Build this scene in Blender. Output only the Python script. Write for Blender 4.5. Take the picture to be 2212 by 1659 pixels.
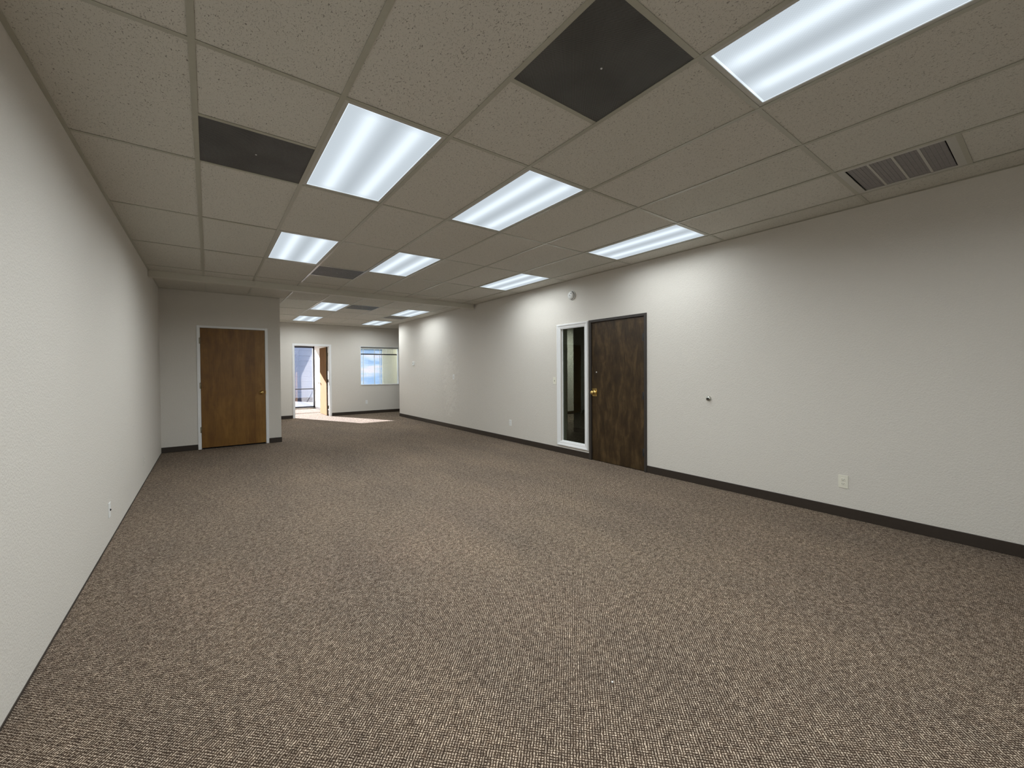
import bpy, bmesh, math, random
from mathutils import Matrix, Vector
random.seed(7)
for o in list(bpy.data.objects):
    bpy.data.objects.remove(o)
SC = bpy.context.scene
COL = SC.collection
PI = math.pi

# ------------------------------------------------------------------ camera
CAM_Z = 1.3364
yaw, pitch, roll = 0.6403, -0.0144, -0.0066
cy_, sy_ = math.cos(yaw), math.sin(yaw)
cp_, sp_ = math.cos(pitch), math.sin(pitch)
fw = Vector((sy_*cp_, cy_*cp_, sp_))
r0 = Vector((cy_, -sy_, 0))
u0 = r0.cross(fw)
rr = math.cos(roll)*r0 + math.sin(roll)*u0
uu = -math.sin(roll)*r0 + math.cos(roll)*u0
cd = bpy.data.cameras.new('camera')
cam = bpy.data.objects.new('camera', cd)
COL.objects.link(cam)
M = Matrix((rr, uu, -fw)).transposed().to_4x4()
M.translation = Vector((0, 0, CAM_Z))
cam.matrix_world = M
cd.sensor_width = 36
cd.lens = 880.1/2212*36
cd.shift_y = -16.25/2212
cd.clip_start = 0.02
cd.clip_end = 300
SC.camera = cam

# ------------------------------------------------------------------ colour management, world, sun
SC.view_settings.view_transform = 'Standard'
SC.view_settings.look = 'None'
SC.view_settings.gamma = 1.0
SC.view_settings.use_curve_mapping = False
SC.view_settings.exposure = 0.0
SC.cycles.denoising_prefilter = 'NONE'                  # keeps the fine carpet weave

SUN_DIR = Vector((0.47, -1.0, -0.391)).normalized()      # the way the light travels
W = bpy.data.worlds.new('world')
SC.world = W
W.use_nodes = True
wn = W.node_tree
wn.nodes.clear()
sky = wn.nodes.new('ShaderNodeTexSky')
sky.sky_type = 'NISHITA'
sky.sun_disc = False
sky.sun_elevation = math.asin(-SUN_DIR.z)
sky.sun_rotation = math.atan2(-SUN_DIR.x, -SUN_DIR.y)
bg = wn.nodes.new('ShaderNodeBackground')
bg.inputs['Strength'].default_value = 0.16
wo = wn.nodes.new('ShaderNodeOutputWorld')
wn.links.new(sky.outputs[0], bg.inputs[0])
wn.links.new(bg.outputs[0], wo.inputs[0])
sl = bpy.data.lights.new('sun', 'SUN')
sl.energy = 54
sl.angle = math.radians(0.55)
sl.color = (1.0, 0.93, 0.84)
so = bpy.data.objects.new('sun', sl)
so.rotation_euler = SUN_DIR.to_track_quat('-Z', 'Y').to_euler()
so.location = (-6, 26, 12)
COL.objects.link(so)
LAMP_W = 14.8
LAMP_COL = (0.935, 0.985, 0.99)

# ------------------------------------------------------------------ helpers
class MB:
    """collects shapes in one bmesh; build() links it as one mesh object"""
    def __init__(self): self.bm = bmesh.new()
    def box(self, x0, x1, y0, y1, z0, z1, bev=0.0, seg=1, mat=0):
        g = bmesh.ops.create_cube(self.bm, size=1.0)
        vs = g['verts']
        bmesh.ops.scale(self.bm, vec=(abs(x1-x0), abs(y1-y0), abs(z1-z0)), verts=vs)
        bmesh.ops.translate(self.bm, vec=((x0+x1)/2, (y0+y1)/2, (z0+z1)/2), verts=vs)
        fs = {f for v in vs for f in v.link_faces}
        for f in fs: f.material_index = mat
        if bev > 0:
            es = list({e for v in vs for e in v.link_edges})
            r = bmesh.ops.bevel(self.bm, geom=es, offset=bev, segments=seg, affect='EDGES', profile=0.5)
            for f in r['faces']: f.material_index = mat
        return self
    def lathe(self, prof, axis='z', org=(0, 0, 0), n=24, caps=True, mat=0):
        """prof: list of (radius, height along axis)"""
        rings = []
        for r, h in prof:
            ring = []
            for i in range(n):
                a = 2*PI*i/n
                c, s = r*math.cos(a), r*math.sin(a)
                p = {'z': (c, s, h), 'x': (h, c, s), 'y': (s, h, c)}[axis]
                ring.append(self.bm.verts.new((p[0]+org[0], p[1]+org[1], p[2]+org[2])))
            rings.append(ring)
        for a, b in zip(rings, rings[1:]):
            for i in range(n):
                f = self.bm.faces.new((a[i], a[(i+1) % n], b[(i+1) % n], b[i]))
                f.smooth = True; f.material_index = mat
        if caps:
            f = self.bm.faces.new(list(reversed(rings[0]))); f.material_index = mat
            f = self.bm.faces.new(rings[-1]); f.material_index = mat
        return self
    def quad(self, *pts, mat=0):
        f = self.bm.faces.new([self.bm.verts.new(p) for p in pts]); f.material_index = mat
        return self
    def mesh(self, name, *mats):
        bmesh.ops.recalc_face_normals(self.bm, faces=self.bm.faces)
        me = bpy.data.meshes.new(name)
        self.bm.to_mesh(me); self.bm.free()
        for m in mats: me.materials.append(m)
        return me
    def build(self, name, mats, parent=None, loc=None, kind=None, label=None):
        if not isinstance(mats, (list, tuple)): mats = [mats]
        o = bpy.data.objects.new(name, self.mesh(name, *mats))
        COL.objects.link(o)
        if parent is not None: o.parent = parent
        if loc is not None: o.location = loc
        if kind: o['kind'] = kind
        if label: o['label'] = label
        return o

def empty(name, loc=(0, 0, 0), rz=0.0, label=None, cat=None, group=None, kind=None):
    o = bpy.data.objects.new(name, None)
    COL.objects.link(o)
    o.empty_display_size = 0.1
    o.location = loc; o.rotation_euler = (0, 0, rz)
    if label: o['label'] = label
    if cat: o['category'] = cat
    if group: o['group'] = group
    if kind: o['kind'] = kind
    return o

def struct(o, label, cat='structure'):
    o['kind'] = 'structure'; o['label'] = label; o['category'] = cat
    return o

def wall(name, axis, c0, c1, a0, a1, z0, z1, holes, mat, label):
    """slab with rectangular holes. axis 'x': its plane is x=const (c0..c1), a runs along y"""
    As = sorted({a0, a1, *[h[0] for h in holes], *[h[1] for h in holes]})
    Zs = sorted({z0, z1, *[h[2] for h in holes], *[h[3] for h in holes]})
    def solid(i, j):
        if i < 0 or j < 0 or i >= len(As)-1 or j >= len(Zs)-1: return False
        am, zm = (As[i]+As[i+1])/2, (Zs[j]+Zs[j+1])/2
        return not any(h[0] < am < h[1] and h[2] < zm < h[3] for h in holes)
    P = (lambda c, a, z: (c, a, z)) if axis == 'x' else (lambda c, a, z: (a, c, z))
    m = MB()
    for i in range(len(As)-1):
        for j in range(len(Zs)-1):
            if not solid(i, j): continue
            A, B, Z, Y = As[i], As[i+1], Zs[j], Zs[j+1]
            m.quad(P(c0, A, Z), P(c0, B, Z), P(c0, B, Y), P(c0, A, Y))
            m.quad(P(c1, A, Z), P(c1, A, Y), P(c1, B, Y), P(c1, B, Z))
            if not solid(i-1, j): m.quad(P(c0, A, Z), P(c0, A, Y), P(c1, A, Y), P(c1, A, Z))
            if not solid(i+1, j): m.quad(P(c0, B, Z), P(c1, B, Z), P(c1, B, Y), P(c0, B, Y))
            if not solid(i, j-1): m.quad(P(c0, A, Z), P(c1, A, Z), P(c1, B, Z), P(c0, B, Z))
            if not solid(i, j+1): m.quad(P(c0, A, Y), P(c0, B, Y), P(c1, B, Y), P(c1, A, Y))
    bmesh.ops.remove_doubles(m.bm, verts=m.bm.verts, dist=1e-5)
    return struct(m.build(name, mat), label, 'wall')

# ------------------------------------------------------------------ materials
class NT:
    def __init__(self, name):
        self.m = bpy.data.materials.new(name); self.m.use_nodes = True
        self.t = self.m.node_tree; self.t.nodes.clear()
        self.out = self.t.nodes.new('ShaderNodeOutputMaterial')
    def n(self, typ, **kw):
        nd = self.t.nodes.new('ShaderNode'+typ)
        for k, v in kw.items():
            if k.startswith('i_'):
                key = k[2:]
                key = int(key) if key.isdigit() else key.replace('_', ' ')
                s = nd.inputs[key]
                if hasattr(v, 'links') or isinstance(v, bpy.types.NodeSocket): self.t.links.new(v, s)
                else: s.default_value = v
            else: setattr(nd, k, v)
        return nd
    def math(self, op, a, b=None, c=None):
        nd = self.t.nodes.new('ShaderNodeMath'); nd.operation = op
        for i, v in enumerate((a, b, c)):
            if v is None: continue
            if isinstance(v, bpy.types.NodeSocket): self.t.links.new(v, nd.inputs[i])
            else: nd.inputs[i].default_value = v
        return nd.outputs[0]
    def ramp(self, fac, stops):
        nd = self.t.nodes.new('ShaderNodeValToRGB')
        e = nd.color_ramp.elements
        while len(e) < len(stops): e.new(0.5)
        for el, (p, c) in zip(e, stops):
            el.position = p; el.color = (*c, 1) if len(c) == 3 else c
        self.t.links.new(fac, nd.inputs[0])
        return nd.outputs[0]
    def mix(self, fac, a, b, blend='MIX'):
        nd = self.t.nodes.new('ShaderNodeMix'); nd.data_type = 'RGBA'; nd.blend_type = blend
        for s, v in ((nd.inputs[0], fac), (nd.inputs[6], a), (nd.inputs[7], b)):
            if isinstance(v, bpy.types.NodeSocket): self.t.links.new(v, s)
            else: s.default_value = v if not isinstance(v, tuple) or len(v) == 4 else (*v, 1)
        return nd.outputs[2]
    def pos(self): return self.n('NewGeometry').outputs['Position']
    def mapped(self, vec, scale):
        return self.n('Mapping', i_Vector=vec, i_Scale=scale).outputs[0]
    def bsdf(self, color, rough=0.6, normal=None, metal=0.0, spec=0.5):
        b = self.n('BsdfPrincipled')
        for key, v in (('Base Color', color), ('Roughness', rough), ('Metallic', metal), ('Specular IOR Level', spec)):
            if isinstance(v, bpy.types.NodeSocket): self.t.links.new(v, b.inputs[key])
            else: b.inputs[key].default_value = (*v, 1) if isinstance(v, tuple) and len(v) == 3 else v
        if normal is not None: self.t.links.new(normal, b.inputs['Normal'])
        self.t.links.new(b.outputs[0], self.out.inputs[0])
        return b
    def bump(self, h, strength=0.3, dist=0.002):
        return self.n('Bump', i_Height=h, i_Strength=strength, i_Distance=dist).outputs[0]

def plain(name, col, rough=0.5, metal=0.0, spec=0.5, var=0.04):
    t = NT(name)
    nz = t.n('TexNoise', i_Vector=t.n('TexCoord').outputs['Object'], i_Scale=35.0, i_Detail=3.0).outputs[0]
    c = t.mix(nz, tuple(x*(1-var) for x in col), tuple(min(1, x*(1+var)) for x in col))
    t.bsdf(c, rough, None, metal, spec)
    return t.m

def m_wall(name, col, patch=False):
    t = NT(name); p = t.pos()
    a = t.n('TexNoise', i_Vector=p, i_Scale=95.0, i_Detail=4.0, i_Roughness=0.6, i_Distortion=0.3).outputs[0]
    k = t.ramp(a, [(0.40, (0, 0, 0)), (0.62, (1, 1, 1))])
    big = t.n('TexNoise', i_Vector=p, i_Scale=1.3, i_Detail=3.0).outputs[0]
    c = t.mix(t.math('MULTIPLY', big, 0.5), col, tuple(x*0.95 for x in col))
    fine = t.n('TexNoise', i_Vector=p, i_Scale=170.0, i_Detail=2.0).outputs[0]
    c = t.mix(t.math('MULTIPLY', fine, 0.16), c, tuple(x*0.8 for x in col))
    h = k
    if patch:     # coarser re-plastered patch on the far part of the right wall
        q = t.n('Mapping', i_Vector=p, i_Location=(0, -8.55, -1.05), i_Scale=(0, 1, 1))
        q.vector_type = 'POINT'
        l = t.n('Mapping', i_Vector=q.outputs[0], i_Scale=(0, 2.4, 1.05)).outputs[0]
        d = t.n('VectorMath', operation='LENGTH', i_0=l).outputs['Value']
        wob = t.n('TexNoise', i_Vector=p, i_Scale=9.0, i_Detail=4.0).outputs[0]
        d = t.math('ADD', d, t.math('MULTIPLY', t.math('SUBTRACT', wob, 0.5), 1.6))
        mk = t.ramp(d, [(0.45, (1, 1, 1)), (0.95, (0, 0, 0))])
        rough = t.n('TexNoise', i_Vector=p, i_Scale=24.0, i_Detail=5.0, i_Roughness=0.7).outputs[0]
        h = t.math('ADD', k, t.math('MULTIPLY', mk, t.math('MULTIPLY', rough, 6.0)))
        c = t.mix(t.math('MULTIPLY', mk, 0.5), c, tuple(min(1, x*1.09) for x in col))
    t.bsdf(c, 0.62, t.bump(h, 0.55, 0.0019), 0, 0.35)
    return t.m

WALLC = (0.715, 0.684, 0.632)
M_WALL = m_wall('painted_texture_wall', WALLC)
M_WALLR = m_wall('painted_texture_wall_patched', WALLC, True)
M_CREAM = m_wall('cream_office_wall', (0.80, 0.74, 0.54))

def m_carpet():
    t = NT('brown_loop_carpet'); p = t.pos()
    wob = t.n('TexNoise', i_Vector=p, i_Scale=55.0, i_Detail=2.0)
    pw = t.n('VectorMath', operation='MULTIPLY_ADD', i_0=wob.outputs['Color'], i_1=(0.0095, 0.0095, 0), i_2=p).outputs[0]
    sx = t.n('SeparateXYZ', i_0=pw)
    X0_, Y0_ = sx.outputs[0], sx.outputs[1]
    X = t.math('MULTIPLY', t.math('SUBTRACT', X0_, Y0_), 0.70711)      # the weave runs diagonally to the room
    Y = t.math('MULTIPLY', t.math('ADD', X0_, Y0_), 0.70711)
    cell = 0.0100
    U, V = t.math('DIVIDE', X, cell), t.math('DIVIDE', Y, cell)
    iu, iv = t.math('FLOOR', U), t.math('FLOOR', V)
    fu = t.math('ABSOLUTE', t.math('SUBTRACT', t.math('SUBTRACT', U, iu), 0.5))
    fv = t.math('ABSOLUTE', t.math('SUBTRACT', t.math('SUBTRACT', V, iv), 0.5))
    rn = t.n('TexWhiteNoise', noise_dimensions='2D', i_Vector=t.n('CombineXYZ', i_0=iu, i_1=iv).outputs[0])
    rc = t.n('SeparateColor', i_0=rn.outputs['Color'])
    def ss(v, lo, hi):       # 1 inside lo, 0 beyond hi
        return t.n('MapRange', interpolation_type='SMOOTHSTEP', i_0=v, i_1=lo, i_2=hi, i_3=1.0, i_4=0.0).outputs[0]
    vert = t.math('MULTIPLY', ss(fu, 0.08, 0.36), ss(fv, 0.30, 0.58))
    horz = t.math('MULTIPLY', ss(fv, 0.08, 0.38), ss(fu, 0.20, 0.50))
    par = t.math('MODULO', t.math('ADD', t.math('ADD', iu, iv), 4000.0), 2.0)
    pick = t.math('ABSOLUTE', t.math('SUBTRACT', par, t.math('LESS_THAN', rc.outputs[0], 0.28)))
    loop = t.math('ADD', t.math('MULTIPLY', vert, pick), t.math('MULTIPLY', horz, t.math('SUBTRACT', 1.0, pick)))
    fib = t.n('TexNoise', i_Vector=p, i_Scale=420.0, i_Detail=2.0).outputs[0]
    lp = t.math('MULTIPLY', loop, t.math('ADD', 0.55, t.math('MULTIPLY', rc.outputs[1], 0.60)))
    lp = t.math('ADD', lp, t.math('MULTIPLY', t.math('SUBTRACT', fib, 0.5), 0.45))
    dark, mid, tan = (0.044, 0.030, 0.021), (0.195, 0.151, 0.118), (0.45, 0.38, 0.312)
    c = t.ramp(lp, [(0.06, dark), (0.45, mid), (0.95, tan)])
    clump = t.n('TexNoise', i_Vector=p, i_Scale=34.0, i_Detail=3.0, i_Roughness=0.65).outputs[0]
    c = t.mix(t.ramp(clump, [(0.36, (0, 0, 0)), (0.64, (1, 1, 1))]), t.mix(1.0, c, (0.70, 0.69, 0.68), 'MULTIPLY'), t.mix(1.0, c, (1.30, 1.29, 1.27), 'MULTIPLY'))
    big = t.n('TexNoise', i_Vector=t.mapped(p, (0.9, 0.35, 1)), i_Scale=1.6, i_Detail=4.0, i_Roughness=0.6).outputs[0]
    c = t.mix(t.ramp(big, [(0.35, (0, 0, 0)), (0.7, (1, 1, 1))]), c, t.mix(1.0, c, (1.28, 1.25, 1.20), 'MULTIPLY'))
    t.bsdf(c, 0.95, t.bump(loop, 0.35, 0.002), 0, 0.1)
    return t.m
M_CARPET = m_carpet()

def m_tile():
    t = NT('fissured_acoustic_tile'); p = t.pos()
    rnd = t.n('ObjectInfo').outputs['Random']
    q = t.n('VectorMath', operation='MULTIPLY_ADD', i_0=rnd, i_1=(7, 3, 5), i_2=p).outputs[0]
    a = t.n('TexNoise', i_Vector=t.mapped(q, (1.0, 0.55, 1)), i_Scale=150.0, i_Detail=3.0, i_Roughness=0.6, i_Distortion=0.8).outputs[0]
    fis = t.ramp(a, [(0.615, (0, 0, 0)), (0.66, (1, 1, 1))])
    v = t.n('TexVoronoi', i_Vector=q, i_Scale=230.0)
    vr = t.n('SeparateColor', i_0=v.outputs['Color']).outputs[0]
    hole = t.math('MULTIPLY', t.math('LESS_THAN', v.outputs['Distance'], 0.27), t.math('GREATER_THAN', vr, 0.74))
    pit = t.math('MAXIMUM', fis, hole)
    rough = t.n('TexNoise', i_Vector=q, i_Scale=300.0, i_Detail=2.0).outputs[0]
    base = t.mix(rnd, (0.69, 0.668, 0.61), (0.655, 0.642, 0.58))
    base = t.mix(t.math('MULTIPLY', rough, 0.3), base, (0.52, 0.485, 0.43))
    c = t.mix(t.math('MULTIPLY', pit, 0.72), base, (0.12, 0.105, 0.09))
    h = t.math('SUBTRACT', t.math('MULTIPLY', rough, 0.3), pit)
    t.bsdf(c, 0.95, t.bump(h, 0.5, 0.002), 0, 0.1)
    return t.m
M_TILE = m_tile()
M_TEE = plain('ceiling_grid_metal', (0.44, 0.43, 0.36), 0.30, 0.0, 0.5, 0.05)
M_PLENUM = plain('plenum_dark', (0.08, 0.075, 0.07), 0.9)
M_BASE = plain('dark_vinyl_base', (0.036, 0.027, 0.021), 0.45, 0, 0.4, 0.15)
M_WHITE = plain('white_gloss_trim', (0.84, 0.85, 0.86), 0.35, 0, 0.5, 0.02)
M_PLATE = plain('ivory_plate', (0.80, 0.78, 0.68), 0.35, 0, 0.5, 0.02)
M_PWHITE = plain('white_plastic', (0.84, 0.85, 0.84), 0.4, 0, 0.5, 0.02)
M_BROWN = plain('dark_brown_frame', (0.036, 0.030, 0.026), 0.42, 0, 0.5, 0.1)
M_BLACK = plain('black_metal', (0.02, 0.02, 0.022), 0.4, 0, 0.5, 0.1)
M_DKGREY = plain('dark_bronze_mullion', (0.055, 0.06, 0.075), 0.4, 0.3, 0.5, 0.1)
M_SLOT = plain('slot_dark', (0.03, 0.028, 0.025), 0.6)
M_BRASS = plain('brass', (0.72, 0.52, 0.20), 0.22, 1.0, 0.5, 0.08)
M_CHROME = plain('brushed_chrome', (0.55, 0.56, 0.52), 0.22, 1.0, 0.5, 0.06)
M_STEEL = plain('dull_steel', (0.30, 0.27, 0.20), 0.35, 1.0, 0.5, 0.1)
M_SCREW = plain('zinc_screw', (0.75, 0.75, 0.75), 0.35, 0.3)
M_ALU = plain('painted_aluminium', (0.55, 0.54, 0.50), 0.45, 0.2, 0.5, 0.05)
M_CONC = plain('pale_concrete', (0.075, 0.085, 0.115), 0.9, 0, 0.2, 0.15)

def m_wood(name, stops, sc, axis_scale, rough, panels=None, seed=0.0, spec=0.4):
    t = NT(name)
    p = t.n('TexCoord').outputs['Object']
    p = t.n('VectorMath', operation='ADD', i_0=p, i_1=(seed, seed*0.7, seed*1.3)).outputs[0]
    warp = t.n('TexNoise', i_Vector=t.mapped(p, (1.6, 1.6, 0.7)), i_Scale=2.2, i_Detail=3.0)
    pv = t.n('VectorMath', operation='MULTIPLY_ADD', i_0=warp.outputs['Color'], i_1=(0.30, 0.30, 0.9), i_2=p).outputs[0]
    g1 = t.n('TexNoise', i_Vector=t.mapped(pv, axis_scale), i_Scale=sc, i_Detail=5.0, i_Roughness=0.6).outputs[0]
    g2 = t.n('TexNoise', i_Vector=t.mapped(p, (axis_scale[0]*6, axis_scale[1]*6, axis_scale[2]*1.5)), i_Scale=sc*2.5, i_Detail=4.0).outputs[0]
    blot = t.n('TexNoise', i_Vector=p, i_Scale=3.0, i_Detail=4.0, i_Roughness=0.65).outputs[0]
    f = t.math('ADD', t.math('MULTIPLY', g1, 0.5), t.math('MULTIPLY', g2, 0.22))
    f = t.math('ADD', f, t.math('MULTIPLY', blot, 0.28))
    if panels:      # veneer leaves of differing tone
        x = t.n('SeparateXYZ', i_0=p).outputs[0]
        k = t.math('FLOOR', t.math('DIVIDE', x, panels))
        w = t.n('TexWhiteNoise', noise_dimensions='1D', i_W=k).outputs[0]
        f = t.math('ADD', f, t.math('MULTIPLY', t.math('SUBTRACT', w, 0.5), 0.12))
    c = t.ramp(f, stops)
    t.bsdf(c, rough, t.bump(g2, 0.15, 0.0006), 0, spec)
    return t.m
M_HONEY = m_wood('honey_birch_veneer', [(0.32, (0.130, 0.055, 0.009)), (0.5, (0.205, 0.098, 0.017)), (0.68, (0.29, 0.155, 0.036))], 2.0, (5.0, 5.0, 0.55), 0.42, 0.16)
M_WALNUT = m_wood('dark_walnut_veneer', [(0.36, (0.014, 0.008, 0.003)), (0.5, (0.045, 0.026, 0.010)), (0.64, (0.110, 0.070, 0.030))], 2.6, (4.5, 4.5, 0.75), 0.38, None, 3.1)
M_TANWOOD = m_wood('light_birch_veneer', [(0.32, (0.17, 0.088, 0.034)), (0.5, (0.21, 0.112, 0.046)), (0.68, (0.26, 0.145, 0.065))], 2.0, (5.0, 5.0, 0.55), 0.85, None, 1.7, 0.05)

def m_lens():
    """prismatic acrylic lens lit by two tubes that run its length"""
    t = NT('lit_prismatic_lens')
    p = t.n('TexCoord').outputs['Object']
    s = t.n('SeparateXYZ', i_0=p)
    X, Y = s.outputs[0], s.outputs[1]
    ax = t.math('ABSOLUTE', X)
    d = t.math('DIVIDE', t.math('SUBTRACT', ax, 0.128), 0.050)
    g = t.math('POWER', 2.718, t.math('MULTIPLY', t.math('MULTIPLY', d, d), -1.0))
    d2 = t.math('DIVIDE', X, 0.045)
    g2 = t.math('POWER', 2.718, t.math('MULTIPLY', t.math('MULTIPLY', d2, d2), -1.0))
    # tubes end short of the lens
    e = t.ramp(t.math('ABSOLUTE', Y), [(0.0, (1, 1, 1)), (0.50, (1, 1, 1)), (0.60, (0.25, 0.25, 0.25))])
    chk = t.n('TexChecker', i_Vector=p, i_Scale=1/0.007).outputs['Fac']
    st = t.math('ADD', 0.68, t.math('MULTIPLY', t.math('MULTIPLY', g, e), 0.42))
    st = t.math('SUBTRACT', st, t.math('MULTIPLY', g2, 0.10))
    st = t.math('ADD', st, t.math('MULTIPLY', chk, 0.05))
    edge = t.math('GREATER_THAN', t.math('MAXIMUM', t.math('DIVIDE', ax, 0.269), t.math('DIVIDE', t.math('ABSOLUTE', Y), 0.573)), 0.985)
    st = t.math('ADD', st, t.math('MULTIPLY', edge, 0.35))
    em = t.n('Emission', i_Color=(0.82, 0.92, 1.0, 1), i_Strength=st)
    t.t.links.new(em.outputs[0], t.out.inputs[0])
    return t.m
M_LENS = m_lens()

def m_mesh_panel():
    """perforated return-air face: dark holes in grey metal"""
    t = NT('perforated_grey_metal')
    p = t.n('TexCoord').outputs['Object']
    s = t.n('SeparateXYZ', i_0=p)
    per = 0.0072
    def tri(v): return t.math('PINGPONG', t.math('DIVIDE', v, per/2), 1.0)
    a = t.math('MULTIPLY', tri(t.math('ADD', s.outputs[0], s.outputs[1])), tri(t.math('SUBTRACT', s.outputs[0], s.outputs[1])))
    m = t.math('GREATER_THAN', a, 0.20)
    grime = t.n('TexNoise', i_Vector=p, i_Scale=4.0, i_Detail=4.0).outputs[0]
    c0 = t.mix(t.ramp(grime, [(0.3, (0, 0, 0)), (0.7, (1, 1, 1))]), (0.14, 0.14, 0.135), (0.22, 0.22, 0.215))
    c = t.mix(m, c0, (0.016, 0.016, 0.015))
    t.bsdf(c, 0.5, t.bump(t.math('SUBTRACT', 1.0, m), 0.5, 0.001), 0.3, 0.4)
    return t.m
M_PERF = m_mesh_panel()
M_LOUV = plain('dusty_filter_mesh', (0.30, 0.285, 0.285), 0.8, 0, 0.2, 0.15)

def m_glass(name, tint, refl, rough=0.0, fk=0.8):
    t = NT(name)
    tr = t.n('BsdfTransparent', i_Color=(*tint, 1))
    gl = t.n('BsdfGlossy', i_Color=(1, 1, 1, 1), i_Roughness=rough)
    fr = t.n('Fresnel', i_IOR=1.5).outputs[0]
    f = t.math('ADD', t.math('MULTIPLY', fr, fk), refl)
    mx = t.n('MixShader', i_Fac=f)
    t.t.links.new(tr.outputs[0], mx.inputs[1]); t.t.links.new(gl.outputs[0], mx.inputs[2])
    t.t.links.new(mx.outputs[0], t.out.inputs[0])
    return t.m
M_GLASS = m_glass('clear_glass', (0.93, 0.96, 0.95), 0.0)
M_DIMGLASS = m_glass('grey_glass', (0.62, 0.65, 0.60), 0.0, 0.0, 0.2)  # grey tint put in to darken the hall seen through it
M_TINT = m_glass('blue_tinted_glass', (0.86, 0.89, 0.96), 0.05)

def m_slat():
    t = NT('translucent_blue_slat')
    p = t.pos()
    nz = t.n('TexNoise', i_Vector=t.mapped(p, (0.45, 1, 2.8)), i_Scale=1.9, i_Detail=3.0).outputs[0]
    c = t.ramp(nz, [(0.38, (0.36, 0.47, 0.62)), (0.52, (0.52, 0.58, 0.68)), (0.62, (0.64, 0.61, 0.64))])
    d = t.n('BsdfDiffuse', i_Color=c); tr = t.n('BsdfTranslucent', i_Color=c)
    mx = t.n('MixShader', i_Fac=0.03)
    t.t.links.new(d.outputs[0], mx.inputs[1]); t.t.links.new(tr.outputs[0], mx.inputs[2])
    t.t.links.new(mx.outputs[0], t.out.inputs[0])
    return t.m
M_SLAT = m_slat()

# ------------------------------------------------------------------ room dimensions (metres)
H = 2.742
XL, XR = -0.645, 4.563
YB = -2.67                 # wall behind the camera
YC, XC = 8.90, 1.107       # closet block
YR = 11.75                 # where the right wall ends
YF = 13.147                # far wall
YE = 16.40                 # outer glazing of the offices
BEAM0, BEAM1 = 7.43, 7.53
TOP = 2.93
X0 = [-0.0387 + 0.61246*k for k in range(8)]
XB = [x+0.022 for x in X0]
Y0 = 2.2032
L4 = 1.2192

# ------------------------------------------------------------------ floor
fl = struct(MB().box(XL-0.2, 9.6, YB-0.2, YE+0.06, -0.12, 0.0).build('floor', M_CARPET),
            'brown looped carpet covering the whole floor of the empty office', 'floor')

# ------------------------------------------------------------------ walls
wall('wall_left', 'x', XL-0.12, XL, YB-0.12, YE+0.10, 0, TOP, [], M_WALL, 'long off-white textured wall on the left')
wall('wall_right', 'x', XR, XR+0.12, YB-0.12, YR, 0, TOP,
     [(3.215, 4.165, -1, 2.052), (4.270, 4.800, 0.19, 2.03)], M_WALLR, 'long off-white textured wall on the right with the dark door and narrow window')
wall('wall_back', 'y', YB-0.12, YB, XL, XR, 0, TOP, [], M_WALL, 'off-white wall behind the viewpoint')
wall('wall_closet', 'y', YC, YC+0.12, XL, XC, 0, TOP, [(-0.12, 0.868, -1, 2.125)], M_WALL, 'short shaded off-white wall holding the honey-brown closet door')
wall('wall_closet_side', 'x', XC-0.12, XC, YC+0.12, YF, 0, TOP, [], M_WALL, 'side of the closet block facing the far area')
wall('wall_closet_rear', 'y', YC+1.4, YC+1.5, XL, XC-0.12, 0, TOP, [], M_WALL, 'rear wall inside the closet')
wall('wall_far', 'y', YF, YF+0.12, XC-0.12, 9.5, 0, TOP,
     [(1.975, 2.935, -1, 2.112), (3.845, 5.09, 0.908, 2.140)], M_WALL, 'far off-white wall with the open doorway and office window')
wall('wall_recess', 'y', YR-0.12, YR, XR+0.12, 9.5, 0, TOP, [], M_WALL, 'near wall of the recess around the corner of the right wall')
wall('wall_recess_end', 'x', 9.38, 9.5, YR, YE, 0, TOP, [], M_WALL, 'end wall of the recess on the right')
# offices behind the far wall
wall('wall_office_left', 'x', 0.10, 0.22, YF+0.12, YE-0.05, 0, TOP, [], M_WALL, 'left wall of the small sunlit office')
wall('wall_office_partition', 'x', 3.13, 3.23, YF+0.12, YE-0.05, 0, TOP, [], M_WALL, 'sunlit wall between the two far offices')
wall('wall_office_right', 'x', 5.65, 5.75, YF+0.12, YE-0.05, 0, TOP, [], M_CREAM, 'cream wall seen through the office window')
wall('wall_exterior', 'y', YE-0.05, YE+0.10, XL-0.12, 9.5, 0, TOP+1.2,
     [(0.30, 3.126, 0.03, 2.27), (3.30, 5.62, 0.03, 2.27)], M_WALL, 'outer wall of the far offices around the tinted glazing')
# unlit room beyond the narrow window
wall('wall_hall_near', 'y', 6.60, 6.72, XR+0.12, 6.47, 0, TOP, [], M_WALL, 'dark cross wall in the unlit hall behind the narrow window')
wall('wall_hall_corner', 'x', 6.36, 6.48, 1.6, 6.30, 0, TOP, [], M_WALL, 'dark side wall in the unlit hall behind the narrow window')
wall('wall_hall_end', 'y', 8.90, 9.0, 4.8, 9.38, 0, TOP, [], M_WALL, 'pale end wall of the unlit hall')
wall('wall_hall_side', 'x', 9.38, 9.5, 1.5, YR, 0, TOP, [], M_WALL, 'outer side wall of the unlit hall')
wall('wall_hall_back', 'y', 1.5, 1.6, XR+0.12, 9.38, 0, TOP, [], M_WALL, 'rear wall of the unlit hall')

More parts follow.
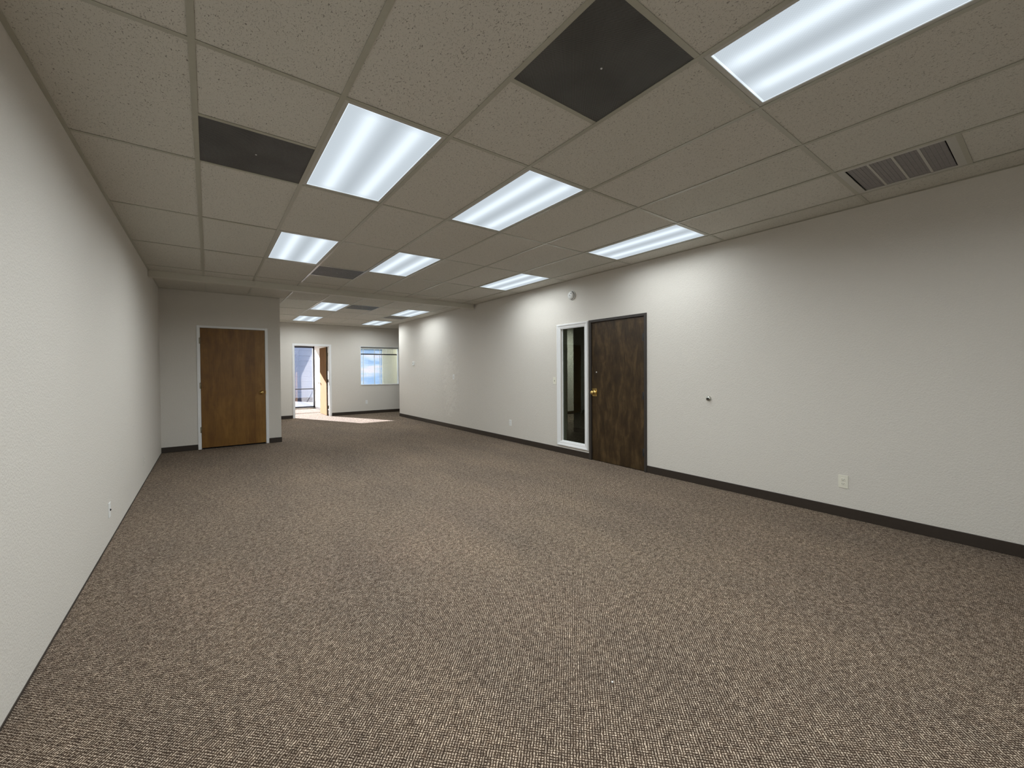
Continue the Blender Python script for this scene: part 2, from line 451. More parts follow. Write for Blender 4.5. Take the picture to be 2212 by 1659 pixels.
# ------------------------------------------------------------------ ceiling: slab above, lay-in tiles and grid as parts
ceil = struct(MB().box(XL-0.2, 9.6, YB-0.2, YE+0.10, 2.93, 3.05).build('ceiling', M_PLENUM),
              'suspended ceiling of speckled grey acoustic tiles in a metal grid', 'ceiling')
TEE = 0.026
_tile, _xt = {}, {}
def tile(x0, x1, y0, y1):
    w, l = round(x1-x0-0.008, 4), round(y1-y0-0.008, 4)
    if w < 0.02 or l < 0.02: return
    if (w, l) not in _tile:
        m = MB(); m.box(-w/2, w/2, -l/2, l/2, 0, 0.016, bev=0.0012)
        _tile[(w, l)] = m.mesh('ceiling_tile', M_TILE)
    o = bpy.data.objects.new('ceiling_tile', _tile[(w, l)])
    COL.objects.link(o); o.parent = ceil
    o.location = ((x0+x1)/2, (y0+y1)/2, H+0.0042+random.uniform(0, 0.0012))
    o.rotation_euler = (random.uniform(-.0006, .0006), random.uniform(-.0009, .0009), 0)
def cross_tee(x0, x1, y):
    w = round(x1-x0-TEE, 4)
    if w < 0.02: return
    if w not in _xt:
        m = MB()
        m.box(-w/2-0.006, w/2+0.006, -TEE/2, TEE/2, 0.0012, 0.0032)
        m.box(-w/2, w/2, -0.001, 0.001, 0.0032, 0.030)
        _xt[w] = m.mesh('cross_tee', M_TEE)
    o = bpy.data.objects.new('cross_tee', _xt[w]); COL.objects.link(o); o.parent = ceil
    o.location = ((x0+x1)/2, y, H)
def main_tee(x, y0, y1):
    m = MB()
    m.box(-TEE/2, TEE/2, y0, y1, 0, 0.003); m.box(-0.001, 0.001, y0, y1, 0.003, 0.038)
    m.build('main_tee', M_TEE, ceil, (x, 0, H))
def angle(x0, x1, y0, y1):
    MB().box(x0, x1, y0, y1, H-0.0005, H+0.003).build('wall_angle', M_TEE, ceil)

LIGHTS, PERFS, VENTS = [], [], []
def grid(xs, rows, special, skip=lambda a, b, c, d: False):
    """xs: column edges; rows: row edges; special[(col,row)] = ('L'|'P0'|'P1'|'V1'|'H', ...)"""
    for c in range(len(xs)-1):
        for r in range(len(rows)-1):
            x0, x1, y0, y1 = xs[c], xs[c+1], rows[r], rows[r+1]
            if skip(x0, x1, y0, y1): continue
            s = special.get((c, r))
            ym = y0 + L4/2
            if s is None: tile(x0, x1, y0, y1)
            elif s == 'L': LIGHTS.append(((x0+x1)/2, (y0+y1)/2))
            else:
                cross_tee(x0, x1, ym)
                near, far = s        # 'T' tile, 'P' perforated panel, 'V' diffuser
                for ch, a, b in ((near, y0, ym), (far, ym, y1)):
                    if ch == 'T': tile(x0, x1, a, b)
                    if ch == 'P': PERFS.append(((x0+x1)/2, (a+b)/2, x1-x0-TEE, b-a-TEE))
                    if ch == 'V': VENTS.append(((x0+x1)/2, (a+b)/2, x1-x0-TEE, b-a-TEE))
            if r > 0: cross_tee(x0, x1, y0)
# front grid
xs = [XL] + X0 + [XR]
rows = [Y0 + L4*m for m in range(-4, 5)] + [BEAM0]
rows[0] = YB
# row index r covers j=r-4 .. r-3
grid(xs, rows, {(2, 4): 'L', (4, 4): 'L', (7, 4): 'L', (2, 6): 'L', (4, 6): 'L', (7, 6): 'L',
                (4, 2): 'L', (2, 2): 'L', (2, 0): 'L',
                (1, 4): 'TP', (3, 3): 'PT', (3, 7): 'PT', (7, 2): 'TV'})
for x in X0: main_tee(x, YB, BEAM0)
angle(XL, XL+0.020, YB, BEAM0); angle(XR-0.020, XR, YB, BEAM0)
# rear grid beyond the beam
xs2 = [XL] + XB + [XR]
rows2 = [BEAM1, 8.885, 10.100, 11.320, 12.540, YF]
def hid(x0, x1, y0, y1): return x1 < XC+0.12 and y0 > 8.8
grid(xs2, rows2, {(4, 1): 'L', (4, 3): 'L', (7, 1): 'L', (7, 3): 'L', (5, 1): 'PT', (7, 2): 'VT'}, hid)
tile(XC, XB[2], 8.885, 10.1); tile(XC, XB[2], 10.1, 11.32); tile(XC, XB[2], 11.32, 12.54); tile(XC, XB[2], 12.54, YF)
for i, x in enumerate(XB): main_tee(x, BEAM1, YF if i > 1 else YC)
angle(XL, XL+0.020, BEAM1, YC); angle(XR-0.020, XR, BEAM1, YR)
angle(XC, 5.6, YF-0.020, YF); angle(XL, XC, YC-0.020, YC)
grid([XR+0.0]+[XB[-1]+0.61246*k for k in range(1, 9)], [YR, 12.540, YF], {})
# office ceilings
grid([0.22, 1.03, 1.64, 2.25, 2.86, 3.13], [YF+0.12, 14.48, 15.70, YE-0.05], {})
grid([3.23, 3.84, 4.45, 5.06, 5.65], [YF+0.12, 14.48, 15.70, YE-0.05], {(2, 0): 'L'})  # unseen light added here to brighten the cream wall

# dropped beam across the room
b = MB(); b.box(XL, XR-0.018, BEAM0, BEAM1, H-0.088, TOP, bev=0.004)
struct(b.build('trim_1', plain('painted_beam', (0.62, 0.60, 0.53), 0.55)), 'narrow painted beam crossing the ceiling from left wall to right wall', 'beam')

# ------------------------------------------------------------------ baseboards
BH, BT = 0.092, 0.009
def base(name, x0, x1, y0, y1, label):
    o = MB().box(x0, x1, y0, y1, 0.0, BH, bev=0.003).build(name, M_BASE)
    return struct(o, label, 'baseboard')
base('baseboard_right', XR-BT, XR, YB, 3.190, 'dark vinyl baseboard on the right wall nearer than the dark door')
base('baseboard_right_far', XR-BT, XR, 4.192, YR, 'dark vinyl baseboard on the right wall from the dark door to the corner')
base('baseboard_recess', XR, 9.3, YR, YR+BT, 'dark vinyl baseboard around the corner of the right wall')
base('baseboard_closet_left', XL, -0.160, YC-BT, YC, 'dark vinyl baseboard left of the closet door')
base('baseboard_closet_right', 0.904, XC+BT, YC-BT, YC, 'dark vinyl baseboard right of the closet door')
base('baseboard_far_left', XC, 1.930, YF-BT, YF, 'dark vinyl baseboard left of the open doorway')
base('baseboard_far_right', 2.985, 9.3, YF-BT, YF, 'dark vinyl baseboard right of the open doorway')
base('baseboard_office', 3.13-BT, 3.13, YF+0.12, YE-0.05, 'baseboard along the sunlit office wall')
base('baseboard_hall_end', 4.8, 9.38, 8.9-BT, 8.9, 'dark baseboard of the unlit hall end wall')
base('baseboard_hall_corner', 6.36-BT, 6.36, 1.6, 6.3, 'dark baseboard of the unlit hall side wall')
_lb = base('dark_line_left', XL, XL+0.004, YB, YC, 'thin dark strip where the left wall meets the carpet')  # dark strip drawn along the wall's foot, no baseboard here
_lb.scale.z = 0.12

# ------------------------------------------------------------------ doors
def knob(parent, loc, direction, mat, rose=0.032, r=0.026, plate=None, name='knob'):
    """round knob whose axis runs along direction = ('x'|'y', sign)"""
    ax, s = direction
    k = MB().lathe([(0.0, 0), (rose*0.95, 0), (rose, s*0.003), (rose*0.85, s*0.008), (0.012, s*0.011), (0.010, s*0.030),
                    (0.016, s*0.038), (r, s*0.047), (r*1.03, s*0.058), (r*0.8, s*0.068), (0.0001, s*0.072)], ax, n=20, caps=False)
    o = k.build(name, mat, parent, loc)
    if plate:
        w, h = plate
        if ax == 'x': MB().box(s*0.0, s*0.002, -w/2, w/2, -h/2, h/2, bev=0.0008).build('strike_plate', mat, o)
    return o

# door_1: closet
d1 = empty('door_1', (0.374, YC, 0), 0, 'closed honey-brown closet door in a white metal frame', 'door', None, 'structure')
ox = 0.374
m = MB()
m.box(-0.157-ox, -0.110-ox, -0.014, 0.13, 0, 2.157, bev=0.003)
m.box(0.856-ox, 0.903-ox, -0.014, 0.13, 0, 2.157, bev=0.003)
m.box(-0.110-ox, 0.856-ox, -0.014, 0.13, 2.118, 2.157, bev=0.003)
m.box(-0.112-ox, -0.098-ox, 0.045, 0.06, 0, 2.118); m.box(0.846-ox, 0.858-ox, 0.045, 0.06, 0, 2.118)
m.box(-0.110-ox, 0.856-ox, 0.045, 0.06, 2.106, 2.118)
m.build('door_frame', M_WHITE, d1)
MB().box(-0.107-ox, 0.853-ox, -0.002, 0.042, 0.022, 2.114, bev=0.0015).build('door_leaf', M_HONEY, d1)
for z in (1.89, 1.11, 0.34):
    h = MB(); h.box(-0.126-ox, -0.106-ox, -0.017, -0.004, z-0.05, z+0.05, bev=0.002)
    h.lathe([(0.006, z-0.055), (0.006, z+0.055)], 'z', (-0.108-ox, -0.014, 0), 10)
    h.build('hinge', M_STEEL, d1)
knob(d1, (0.792-ox, -0.002, 0.962), ('y', -1), M_BRASS, 0.034, 0.030)
MB().box(0.853-ox, 0.861-ox, -0.016, 0.0, 0.93, 0.99).build('strike_plate', M_BRASS, d1)
MB().box(-0.5, 0.5, 0.0, 0.06, 0.0, 0.006).build('threshold', M_BLACK, d1)

# door_2: dark flush door in the right wall
yo = 3.69
d2 = empty('door_2', (XR, yo, 0), 0, 'closed dark walnut door in a dark brown frame on the right wall', 'door', None, 'structure')
m = MB()
for a, c in ((3.193, 3.230), (4.147, 4.192)):
    m.box(-0.016, 0.125, a-yo, c-yo, 0, 2.075, bev=0.003)
m.box(-0.016, 0.125, 3.230-yo, 4.147-yo, 2.038, 2.075, bev=0.003)
m.box(0.055, 0.07, 3.230-yo, 3.245-yo, 0, 2.038); m.box(0.055, 0.07, 4.132-yo, 4.147-yo, 0, 2.038); m.box(0.055, 0.07, 3.24-yo, 4.14-yo, 2.024, 2.038)
m.build('door_frame', M_BROWN, d2)
MB().box(0.006, 0.050, 3.234-yo, 4.143-yo, 0.008, 2.034, bev=0.0015).build('door_leaf', M_WALNUT, d2)
for z in (1.765, 0.995, 0.250):
    h = MB(); h.lathe([(0.007, z-0.052), (0.007, z+0.052)], 'z', (-0.004, 3.234-yo, 0), 10)
    h.box(-0.002, 0.006, 3.236-yo, 3.262-yo, z-0.05, z+0.05)
    h.build('hinge', M_BLACK, d2)
kp = MB(); kp.box(0.0025, 0.0062, 4.048-yo, 4.142-yo, 0.950, 1.066, bev=0.001)
kp.build('cover_plate', M_BRASS, d2)
knob(d2, (0.003, 4.092-yo, 1.006), ('x', -1), M_BRASS, 0.033, 0.029)
MB().lathe([(0.0001, 0.0), (0.010, 0.0), (0.009, -0.004), (0.0001, -0.005)], 'x', (0.006, 4.056-yo, 1.305), 14, False).build('peephole', M_SCREW, d2)

# door_3: open door in far wall
xo = 2.45
d3 = empty('door_3', (xo, YF, 0), 0, 'white-framed doorway in the far wall with its door swung open into the office', 'door', None, 'structure')
m = MB()
for s, a, c in ((0, 1.936, 1.988), (1, 2.925, 2.982)):
    m.box(a-xo, c-xo, -0.016, 0.0, 0, 2.160, bev=0.003)
m.box(1.988-xo, 2.925-xo, -0.016, 0.0, 2.100, 2.160, bev=0.003)
m.box(1.976-xo, 1.990-xo, -0.004, 0.122, 0, 2.112); m.box(2.921-xo, 2.934-xo, -0.004, 0.122, 0, 2.112); m.box(1.99-xo, 2.921-xo, -0.004, 0.122, 2.098, 2.111)
m.box(1.990-xo, 2.002-xo, 0.05, 0.065, 0, 2.098); m.box(2.909-xo, 2.921-xo, 0.05, 0.065, 0, 2.098)
m.build('door_frame', M_WHITE, d3)
lf = MB().box(2.868-xo, 2.910-xo, 0.135, 1.045, 0.012, 2.090, bev=0.0015).build('door_leaf', M_TANWOOD, d3)
MB().box(2.867-xo, 2.911-xo, 0.128, 0.1345, 0.012, 2.090).build('leaf_edge', M_WALNUT, d3)
for z in (1.86, 1.06, 0.26):
    MB().box(2.910-xo, 2.925-xo, 0.100, 0.130, z-0.05, z+0.05, bev=0.002).build('hinge', M_STEEL, d3)
knob(d3, (2.868-xo, 0.985, 0.985), ('x', -1), M_CHROME, 0.030, 0.026)

# ------------------------------------------------------------------ windows
# window_1: narrow sidelight beside the dark door
w1 = empty('window_1', (XR, 4.55, 0.12), 0, 'tall narrow window with white moulded trim left of the dark door', 'window', None, 'structure')
def frame_x(name, y0, y1, z0, z1, wid, prof, mat, parent, oy, oz):
    """mitred moulding round an opening on a wall plane x=0; prof: (inward distance, projection)"""
    m = MB()
    loops = []
    for dd, pr in prof:
        loops.append([(-pr, y0+dd-oy, z0+dd-oz), (-pr, y1-dd-oy, z0+dd-oz), (-pr, y1-dd-oy, z1-dd-oz), (-pr, y0+dd-oy, z1-dd-oz)])
    vs = [[m.bm.verts.new(p) for p in l] for l in loops]
    for a, c in zip(vs, vs[1:]):
        for i in range(4): m.bm.faces.new((a[i], a[(i+1) % 4], c[(i+1) % 4], c[i]))
    return m.build(name, mat, parent)
frame_x('window_trim', 4.212, 4.878, 0.128, 2.068, 0.07,
        [(0.0, -0.001), (0.0, 0.020), (0.006, 0.024), (0.020, 0.022), (0.034, 0.014), (0.050, 0.012), (0.062, 0.008), (0.072, 0.004), (0.072, -0.06)],
        M_WHITE, w1, 4.55, 0.12)
MB().box(0.030, 0.036, 4.270-4.55, 4.800-4.55, 0.19-0.12, 2.03-0.12).build('window_pane', M_DIMGLASS, w1)
m = MB(); m.box(0.022, 0.044, 4.270-4.55, 4.290-4.55, 0.07, 1.91); m.box(0.022, 0.044, 4.780-4.55, 4.800-4.55, 0.07, 1.91)
m.box(0.022, 0.044, 4.290-4.55, 4.780-4.55, 0.07, 0.09); m.box(0.022, 0.044, 4.290-4.55, 4.780-4.55, 1.89, 1.91)
m.build('window_frame', M_WHITE, w1)

# window_2: interior window of the office
w2 = empty('window_2', (4.4675, YF, 0.908), 0, 'square interior window in the far wall looking into an office', 'window', None, 'structure')
hx = 0.6225
m = MB()
m.box(-hx, -hx+0.012, -0.002, 0.122, 0, 1.232); m.box(hx-0.012, hx, -0.002, 0.122, 0, 1.232)
m.box(-hx, hx, -0.002, 0.122, 1.220, 1.232)
m.build('window_frame', M_WHITE, w2)
MB().box(-hx-0.0, hx+0.012, -0.018, 0.122, -0.002, 0.016, bev=0.002).build('window_sill', M_WHITE, w2)
MB().box(-hx+0.012, hx-0.012, 0.085, 0.091, 0.016, 1.220).build('window_pane', M_GLASS, w2)
# its blind, let down a hand's breadth
bl = empty('window_blind', (4.4675, YF+0.035, 2.12), 0, 'dark-railed mini blind pulled up at the top of the interior office window', 'blind')
MB().box(-hx+0.014, hx-0.014, -0.014, 0.020, -0.036, 0.0, bev=0.003).build('head_rail', plain('bronze_rail', (0.20, 0.19, 0.175), 0.4), bl)
MB().box(-hx+0.010, hx-0.050, -0.012, 0.016, -0.248, -0.212, bev=0.004).build('bottom_rail', M_BLACK, bl)
for x in (-0.50, -0.12, 0.22, 0.44):
    MB().box(x-0.0015, x+0.0015, 0.0, 0.002, -0.212, -0.034).build('cord', M_WHITE if x < 0.4 else M_DKGREY, bl)
m = MB()
for k in range(4):
    m.box(-hx+0.016, hx-0.05, -0.010, 0.014, -0.042-k*0.003, -0.041-k*0.003)
m.build('slat', M_PWHITE, bl, kind='stuff')

# exterior tinted glazing
def glazing(name, x0, x1, label, mids):
    cx = (x0+x1)/2
    w = empty(name, (cx, YE, 0.03), 0, label, 'window', None, 'structure')
    m = MB()
    m.box(x0-cx, x0+0.045-cx, -0.05, 0.05, 0, 2.24); m.box(x1-0.045-cx, x1-cx, -0.05, 0.05, 0, 2.24)
    m.box(x0-cx, x1-cx, -0.05, 0.05, 0, 0.055); m.box(x0-cx, x1-cx, -0.05, 0.05, 2.185, 2.24)
    m.build('window_frame', M_DKGREY, w)
    MB().box(x0+0.045-cx, x1-0.045-cx, -0.035, 0.035, 0.668, 0.706).build('rail', M_DKGREY, w)
    for mid in mids:
        MB().box(mid-0.022-cx, mid+0.022-cx, -0.05, 0.05, 0.055, 2.185).build('mullion', M_DKGREY, w)
    MB().box(x0+0.045-cx, x1-0.045-cx, -0.004, 0.004, 0.706, 2.185).build('upper_pane', M_TINT, w)
    MB().box(x0+0.045-cx, x1-0.045-cx, -0.004, 0.004, 0.055, 0.668).build('lower_pane', M_TINT, w)
    return w
glazing('window_3', 0.30, 3.126, 'tall blue-tinted outer glazing seen through the open doorway', [])
glazing('window_4', 3.30, 5.62, 'tall outer glazing behind closed blinds seen through the office window', [4.1])
# raised blind on window_3 and closed blind on window_4
hb = empty('window_blind', (1.71, YE-0.09, 2.262), 0, 'blind stacked up at the top of the tinted glazing beyond the doorway', 'blind')
MB().box(-1.36, 1.36, -0.018, 0.018, -0.026, 0.0, bev=0.003).build('head_rail', M_DKGREY, hb)
m = MB()
for k in range(9): m.box(-1.35, 1.35, -0.012, 0.012, -0.030-k*0.0028, -0.0285-k*0.0028)
m.build('slat', M_DKGREY, hb, kind='stuff')
cb = empty('window_blind', (4.45, YE-0.09, 2.255), 0, 'closed pale blue blind on the outer glazing behind the office window', 'blind')
MB().box(-1.16, 1.17, -0.018, 0.018, -0.030, 0.0, bev=0.003).build('head_rail', M_PWHITE, cb)
m = MB()
n = 92
for k in range(n):
    z = -0.045-k*0.0226; t = math.radians(68)
    c, s_ = 0.0125*math.cos(t), 0.0125*math.sin(t)
    m.quad((-1.16, -c, z+s_), (1.17, -c, z+s_), (1.17, c, z-s_), (-1.16, c, z-s_))
m.build('slat', M_SLAT, cb, kind='stuff')
for x in (-0.9, -0.45, 0.0, 0.42, 0.86, 1.08):
    MB().box(x-0.012, x+0.012, -0.016, -0.0145, -2.13, -0.03).build('ladder_tape', M_PWHITE, cb)
MB().box(-1.16, 1.17, -0.012, 0.012, -2.15, -2.13, bev=0.002).build('bottom_rail', M_PWHITE, cb)

# ------------------------------------------------------------------ outside
gr = struct(MB().box(-40, 50, YE+0.10, 70, -0.22, -0.10).build('ground', M_CONC), 'pale concrete ground outside the offices', 'ground')
nb = empty('neighbouring_building', (13.0, 25.0, -0.10), 0, 'blue-grey shaded metal-sided building across the yard outside', 'building')
M_SIDING = plain('blue_grey_siding', (0.40, 0.47, 0.60), 0.7)
MB().box(-10.9, 12, 0.06, 10, 0, 6.0).build('wall', M_SIDING, nb)
for k in range(20):
    MB().box(-10.92, 12, 0.02-(k % 2)*0.004, 0.07, 0.02+k*0.29, 0.28+k*0.29, bev=0.006).build('siding_panel', M_SIDING, nb)
MB().box(-11.0, 12.1, -0.05, 10.1, 6.0, 6.15).build('roof_edge', M_DKGREY, nb)

# ------------------------------------------------------------------ ceiling fixtures
def fixture_proto():
    root = empty('ceiling_light', (0, 0, H))
    W2, L2 = 0.5*(0.61246-TEE)+0.006, 0.5*(L4-TEE)+0.006
    m = MB()
    for s in (-1, 1):
        m.box(s*0.270, s*W2, -L2, L2, 0.0035, 0.012, bev=0.001)
        m.box(-0.270, 0.270, s*0.574, s*L2, 0.0035, 0.012, bev=0.001)
    m.build('door_frame', M_ALU, root)
    MB().box(-0.270, 0.270, -0.574, 0.574, 0.008, 0.011).build('lens', M_LENS, root)
    m = MB(); m.box(-W2, W2, -L2, L2, 0.013, 0.11)
    m.build('housing', M_ALU, root)
    for s in (-1, 1): MB().box(0.281*s-0.004, 0.281*s+0.004, -0.35, -0.33, 0.0, 0.0036).build('latch', M_ALU, root)
    return root
def clone(src, loc):
    r = src.copy(); COL.objects.link(r); r.location = loc
    for ch in list(src.children):
        if ch.type != 'MESH': continue
        c = ch.copy(); COL.objects.link(c); c.parent = r
    return r
light_labels = {
 (2, 4): 'large lit ceiling light beside the small dark air panel, second largest in view',
 (4, 4): 'lit ceiling light right of the large left one, centre of the picture',
 (7, 4): 'lit ceiling light close to the right wall, above and right of the dark door',
 (2, 6): 'lit ceiling light directly before the beam, leftmost of the row',
 (4, 6): 'lit ceiling light before the beam, middle one of the row of three',
 (7, 6): 'lit ceiling light before the beam, next to the right wall',
 (4, 2): 'largest lit ceiling light, cut off by the top edge on the right',
}
def near(p, cells):
    return None
proto = fixture_proto()
first = True
A = bpy.data.lights.new('fluorescent_glow', 'AREA')
A.shape = 'RECTANGLE'; A.size = 0.52; A.size_y = 1.12
A.energy = LAMP_W; A.color = LAMP_COL; A.spread = math.radians(170)
def label_light(x, y):
    for (c, r), lab in light_labels.items():
        if abs(x-(X0[c-1]+X0[c])/2) < 0.05 and abs(y-(Y0+L4*(r-4)+L4/2)) < 0.1: return lab
    if y > 13.2: return 'ceiling light added out of view to brighten the right-hand far office'
    if y > 8.5:
        if y < 10.5: return 'small lit ceiling light just beyond the beam, ' + ('left one of the two' if x < 3 else 'right one by the right wall')
        return 'smallest lit ceiling light near the far wall, ' + ('above the open doorway' if x < 3 else 'above the office window')
    if y < 0.9: return 'lit ceiling light overhead near the left wall beside the viewpoint' if y > -0.5 else \
        'lit ceiling light behind the viewpoint'
    return 'lit ceiling light'
for x, y in LIGHTS:
    if first: o = proto; o.location = (x, y, H); first = False
    else: o = clone(proto, (x, y, H))
    o['label'] = label_light(x, y); o['category'] = 'ceiling light'; o['group'] = 'fluorescent troffers in the ceiling grid'
    Ai = A.copy()       # strength tuned per lamp to shape the pools of light on the walls
    lamp_gain = 1.58
    if 3.8 < x < 4.1 and y < 8: lamp_gain = 0.84 if y < 4 else 1.0
    elif 1.8 < x < 2.5 and y < 1.2: lamp_gain = 1.1
    elif x < 1.2 and -0.5 < y < 1.2: lamp_gain = 2.5
    elif y < -0.5: lamp_gain = 1.0
    elif y > 13.2: lamp_gain = 2.8
    elif y > 8.5: lamp_gain = 0.95 if x > 3.5 and y < 10.5 else 1.3
    Ai.energy = LAMP_W*lamp_gain
    g = bpy.data.objects.new('lamp_glow', Ai); COL.objects.link(g)
    g.parent = o; g.location = (0, 0, -0.004)

perf_labels = ['large dark perforated return-air panel beside the biggest light overhead',
               'dark return-air panel left of the large lit ceiling light',
               'small dark return-air panel just before the ceiling beam',
               'faint dark return-air panel beyond the beam, right of the small light']
def perf(x, y, w, l, lab):
    root = empty('air_return_panel', (x, y, H+0.0035), 0, lab, 'air panel', 'dark perforated air panels in the ceiling')
    MB().box(-w/2-0.004, w/2+0.004, -l/2-0.004, l/2+0.004, 0.0, 0.008, bev=0.001).build('panel', M_PERF, root)
    MB().lathe([(0.0001, -0.003), (0.004, -0.0025), (0.0055, 0.0), (0.0055, 0.001)], 'z', (0, 0, 0), 12, False).build('screw', M_SCREW, root)
PERFS.sort(key=lambda p: p[1])
for (x, y, w, l), lab in zip(PERFS, perf_labels): perf(x, y, w, l, lab)
vent_labels = ['ceiling air diffuser with four dusty mesh squares near the right wall',
               'small distant ceiling air diffuser before the rightmost far light']
VENTS.sort(key=lambda p: p[1])
def vent(x, y, w, l, lab):
    root = empty('air_diffuser', (x, y, H+0.0035), 0, lab, 'air vent', 'framed air diffusers in the ceiling')
    m = MB(); f = 0.036
    w2, l2 = w/2+0.004, l/2+0.004
    for s in (-1, 1):
        m.box(s*w2, s*(w2-f), -l2, l2, -0.002, 0.004, bev=0.001)
        m.box(-(w2-f), w2-f, s*l2, s*(l2-f-0.01), -0.002, 0.004, bev=0.001)
    m.build('frame', M_ALU, root)
    a = l2-f-0.01; n = 4; st = 2*a/n
    for k in range(n):
        c = -a+st*(k+0.5); gg = 0.007
        MB().box(-(w2-f), w2-f, c-st/2+gg, c+st/2-gg, 0.004, 0.008).build('filter_mesh', M_LOUV, root)
        if k: MB().box(-(w2-f), w2-f, c-st/2-gg, c-st/2+gg, 0.0, 0.007, bev=0.001).build('divider', M_ALU, root)
    bb = MB()
    for k in range(22):
        yk = -a+2*a*(k+0.5)/22
        bb.box(-(w2-f), w2-f, yk-0.0012, yk+0.0012, 0.002, 0.004)
    bb.build('louvre', plain('louvre_grey', (0.30, 0.29, 0.28), 0.6), root, kind='stuff')
for (x, y, w, l), lab in zip(VENTS, vent_labels): vent(x, y, w, l, lab)
# ------------------------------------------------------------------ wall things
# local frame: built facing -x on the plane x=0 (right wall); rz turns it for other walls
def outlet(loc, rz, label, mat=M_PLATE, group='duplex wall outlets'):
    root = empty('power_outlet', loc, rz, label, 'outlet', group)
    MB().box(-0.0055, 0, -0.035, 0.035, -0.0575, 0.0575, bev=0.002, seg=2).build('cover_plate', mat, root)
    for s in (-1, 1):
        f = MB(); f.box(-0.0075, -0.004, -0.0165, 0.0165, s*0.0195-0.0135, s*0.0195+0.0135, bev=0.003, seg=2)
        r = f.build('socket', mat, root)
        h = MB()
        h.box(-0.0079, -0.0070, -0.0080, -0.0055, s*0.0195-0.0005, s*0.0195+0.0075)
        h.box(-0.0079, -0.0070, 0.0055, 0.0080, s*0.0195-0.0005, s*0.0195+0.0065)
        h.lathe([(0.0024, -0.0079), (0.0024, -0.0070)], 'x', (0, 0, s*0.0195-0.0070), 10)
        h.build('slot', M_SLOT, r)
    MB().lathe([(0.0026, -0.0066), (0.0026, -0.0050)], 'x', (0, 0, 0), 10).build('screw', M_SCREW, root)
    return root
outlet((XR, 1.150, 0.320), 0, 'ivory duplex outlet low on the right wall, nearest the viewpoint')
outlet((XR, 6.180, 0.353), 0, 'white duplex outlet low on the right wall beyond the narrow window', M_PWHITE)
outlet((4.022, YF, 0.370), PI/2, 'small white outlet low on the far wall under the office window', M_PWHITE)
outlet((XL, 6.650, 0.268), PI, 'outlet painted over in wall colour low on the left wall near the closet', M_WALL)
# jack plate on left wall
jp = empty('jack_plate', (XL, 4.475, 0.257), PI, 'white wall plate with a dark jack low on the left wall', 'wall plate')
MB().box(-0.006, 0, -0.035, 0.035, -0.0575, 0.0575, bev=0.002, seg=2).build('cover_plate', M_PWHITE, jp)
MB().lathe([(0.0085, 0.0), (0.0085, -0.010), (0.005, -0.012), (0.005, -0.014)], 'x', (0, 0, 0), 14).build('jack', M_BLACK, jp)
for z in (-0.042, 0.042):
    MB().lathe([(0.0028, -0.005), (0.0028, -0.0072)], 'x', (0, 0, z), 10).build('screw', M_SCREW, jp)
# switches
def switch(loc, label, mat):
    root = empty('light_switch', loc, 0, label, 'switch')
    MB().box(-0.0055, 0, -0.036, 0.036, -0.0585, 0.0585, bev=0.002, seg=2).build('cover_plate', mat, root)
    MB().box(-0.0065, -0.005, -0.006, 0.006, -0.0125, 0.0125).build('toggle_slot', M_SLOT, root)
    t = MB(); t.box(-0.018, -0.005, -0.004, 0.004, -0.002, 0.008, bev=0.001); t.build('toggle', mat, root)
    for z in (-0.030, 0.030):
        MB().lathe([(0.0026, -0.0048), (0.0026, -0.0066)], 'x', (0, 0, z), 10).build('screw', M_SCREW, root)
switch((XR, 4.950, 1.166), 'ivory light switch just left of the narrow window', M_PLATE)
switch((XR, 8.392, 1.200), 'white light switch on the rough plaster patch of the right wall', M_PWHITE)
# thermostat
th = empty('thermostat', (XR, 10.669, 1.553), 0, 'small white thermostat on the far part of the right wall', 'thermostat')
MB().box(-0.006, 0, -0.046, 0.046, -0.058, 0.058, bev=0.002).build('back_plate', M_PWHITE, th)
MB().box(-0.032, -0.006, -0.040, 0.040, -0.052, 0.052, bev=0.004, seg=2).build('body', M_PWHITE, th)
MB().box(-0.0335, -0.0318, -0.022, 0.022, -0.006, 0.020, bev=0.0006).build('display', plain('lcd_grey', (0.24, 0.25, 0.23), 0.3), th)
MB().box(-0.034, -0.0318, -0.018, 0.018, -0.034, -0.024, bev=0.0006).build('button', M_ALU, th)
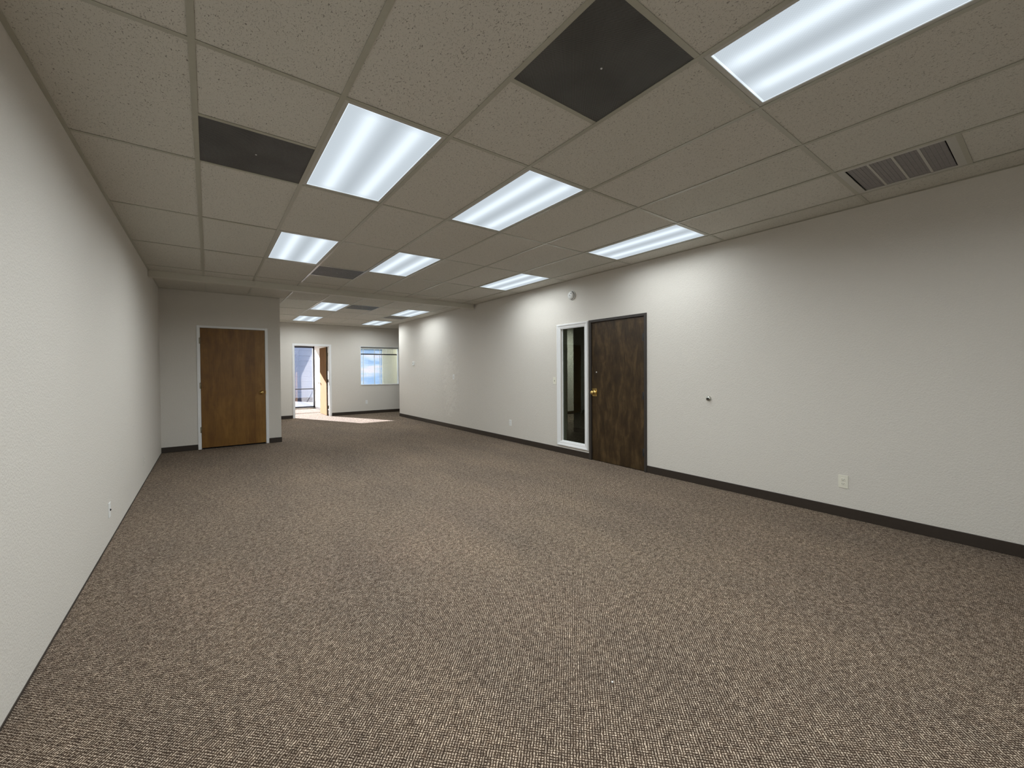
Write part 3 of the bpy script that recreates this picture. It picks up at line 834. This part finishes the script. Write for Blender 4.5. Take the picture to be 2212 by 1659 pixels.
# smoke detector
sd = empty('smoke_detector', (XR, 4.540, 2.500), 0, 'round white smoke detector high on the right wall above the narrow window', 'smoke detector')
MB().lathe([(0.0001, 0), (0.074, 0), (0.074, -0.006), (0.068, -0.011), (0.0001, -0.011)], 'x', (0, 0, 0), 36, False).build('base', M_PWHITE, sd)
MB().lathe([(0.060, -0.011), (0.061, -0.030), (0.058, -0.040), (0.050, -0.048), (0.0001, -0.052)], 'x', (0, 0, 0), 36, False).build('body', M_PWHITE, sd)
m = MB()
for k in range(18):
    a = 2*PI*k/18
    m.box(-0.026, -0.020, 0.0608*math.cos(a)-0.004, 0.0608*math.cos(a)+0.004, 0.0608*math.sin(a)-0.004, 0.0608*math.sin(a)+0.004)
m.build('vent_slot', M_DKGREY, sd)
MB().lathe([(0.0001, -0.0535), (0.007, -0.0530), (0.008, -0.050)], 'x', (0, -0.020, 0.024), 14, False).build('test_button', M_DKGREY, sd)
for z, w in ((0.004, 0.014), (-0.005, 0.011)):
    MB().box(-0.0535, -0.0505, 0.004-w, 0.004+w, z-0.0016, z+0.0016).build('printed_line', M_DKGREY, sd)
# wall door stop
ds = empty('wall_door_stop', (XR, 2.379, 1.003), 0, 'small round chrome door stop alone on the right wall', 'door stop')
MB().lathe([(0.0001, 0), (0.031, 0), (0.031, -0.004), (0.027, -0.014), (0.020, -0.021), (0.014, -0.022)], 'x', (0, 0, 0), 28, False).build('dome', M_CHROME, ds)
MB().lathe([(0.0135, -0.016), (0.0135, -0.022), (0.011, -0.027), (0.0001, -0.028)], 'x', (0, 0, 0), 20, False).build('bumper', M_SLOT, ds)
# scrap on the carpet
sc_ = MB(); sc_.box(-0.0045, 0.0045, -0.003, 0.003, 0.0, 0.0012, bev=0.0004)
o = sc_.build('paper_scrap', M_PWHITE, None, (1.367, 1.131, 0.002))
o.rotation_euler = (0, 0, 0.5); o['label'] = 'tiny white scrap lying on the carpet in the foreground'; o['category'] = 'scrap'

# unseen lamp added to light the hall's end wall and floor
hl = bpy.data.lights.new('hall_fill', 'AREA'); hl.size = 0.6; hl.energy = 45; hl.color = (0.95, 1, 0.97)
ho = bpy.data.objects.new('hall_fill', hl); COL.objects.link(ho); ho.location = (8.3, 8.0, 2.6)
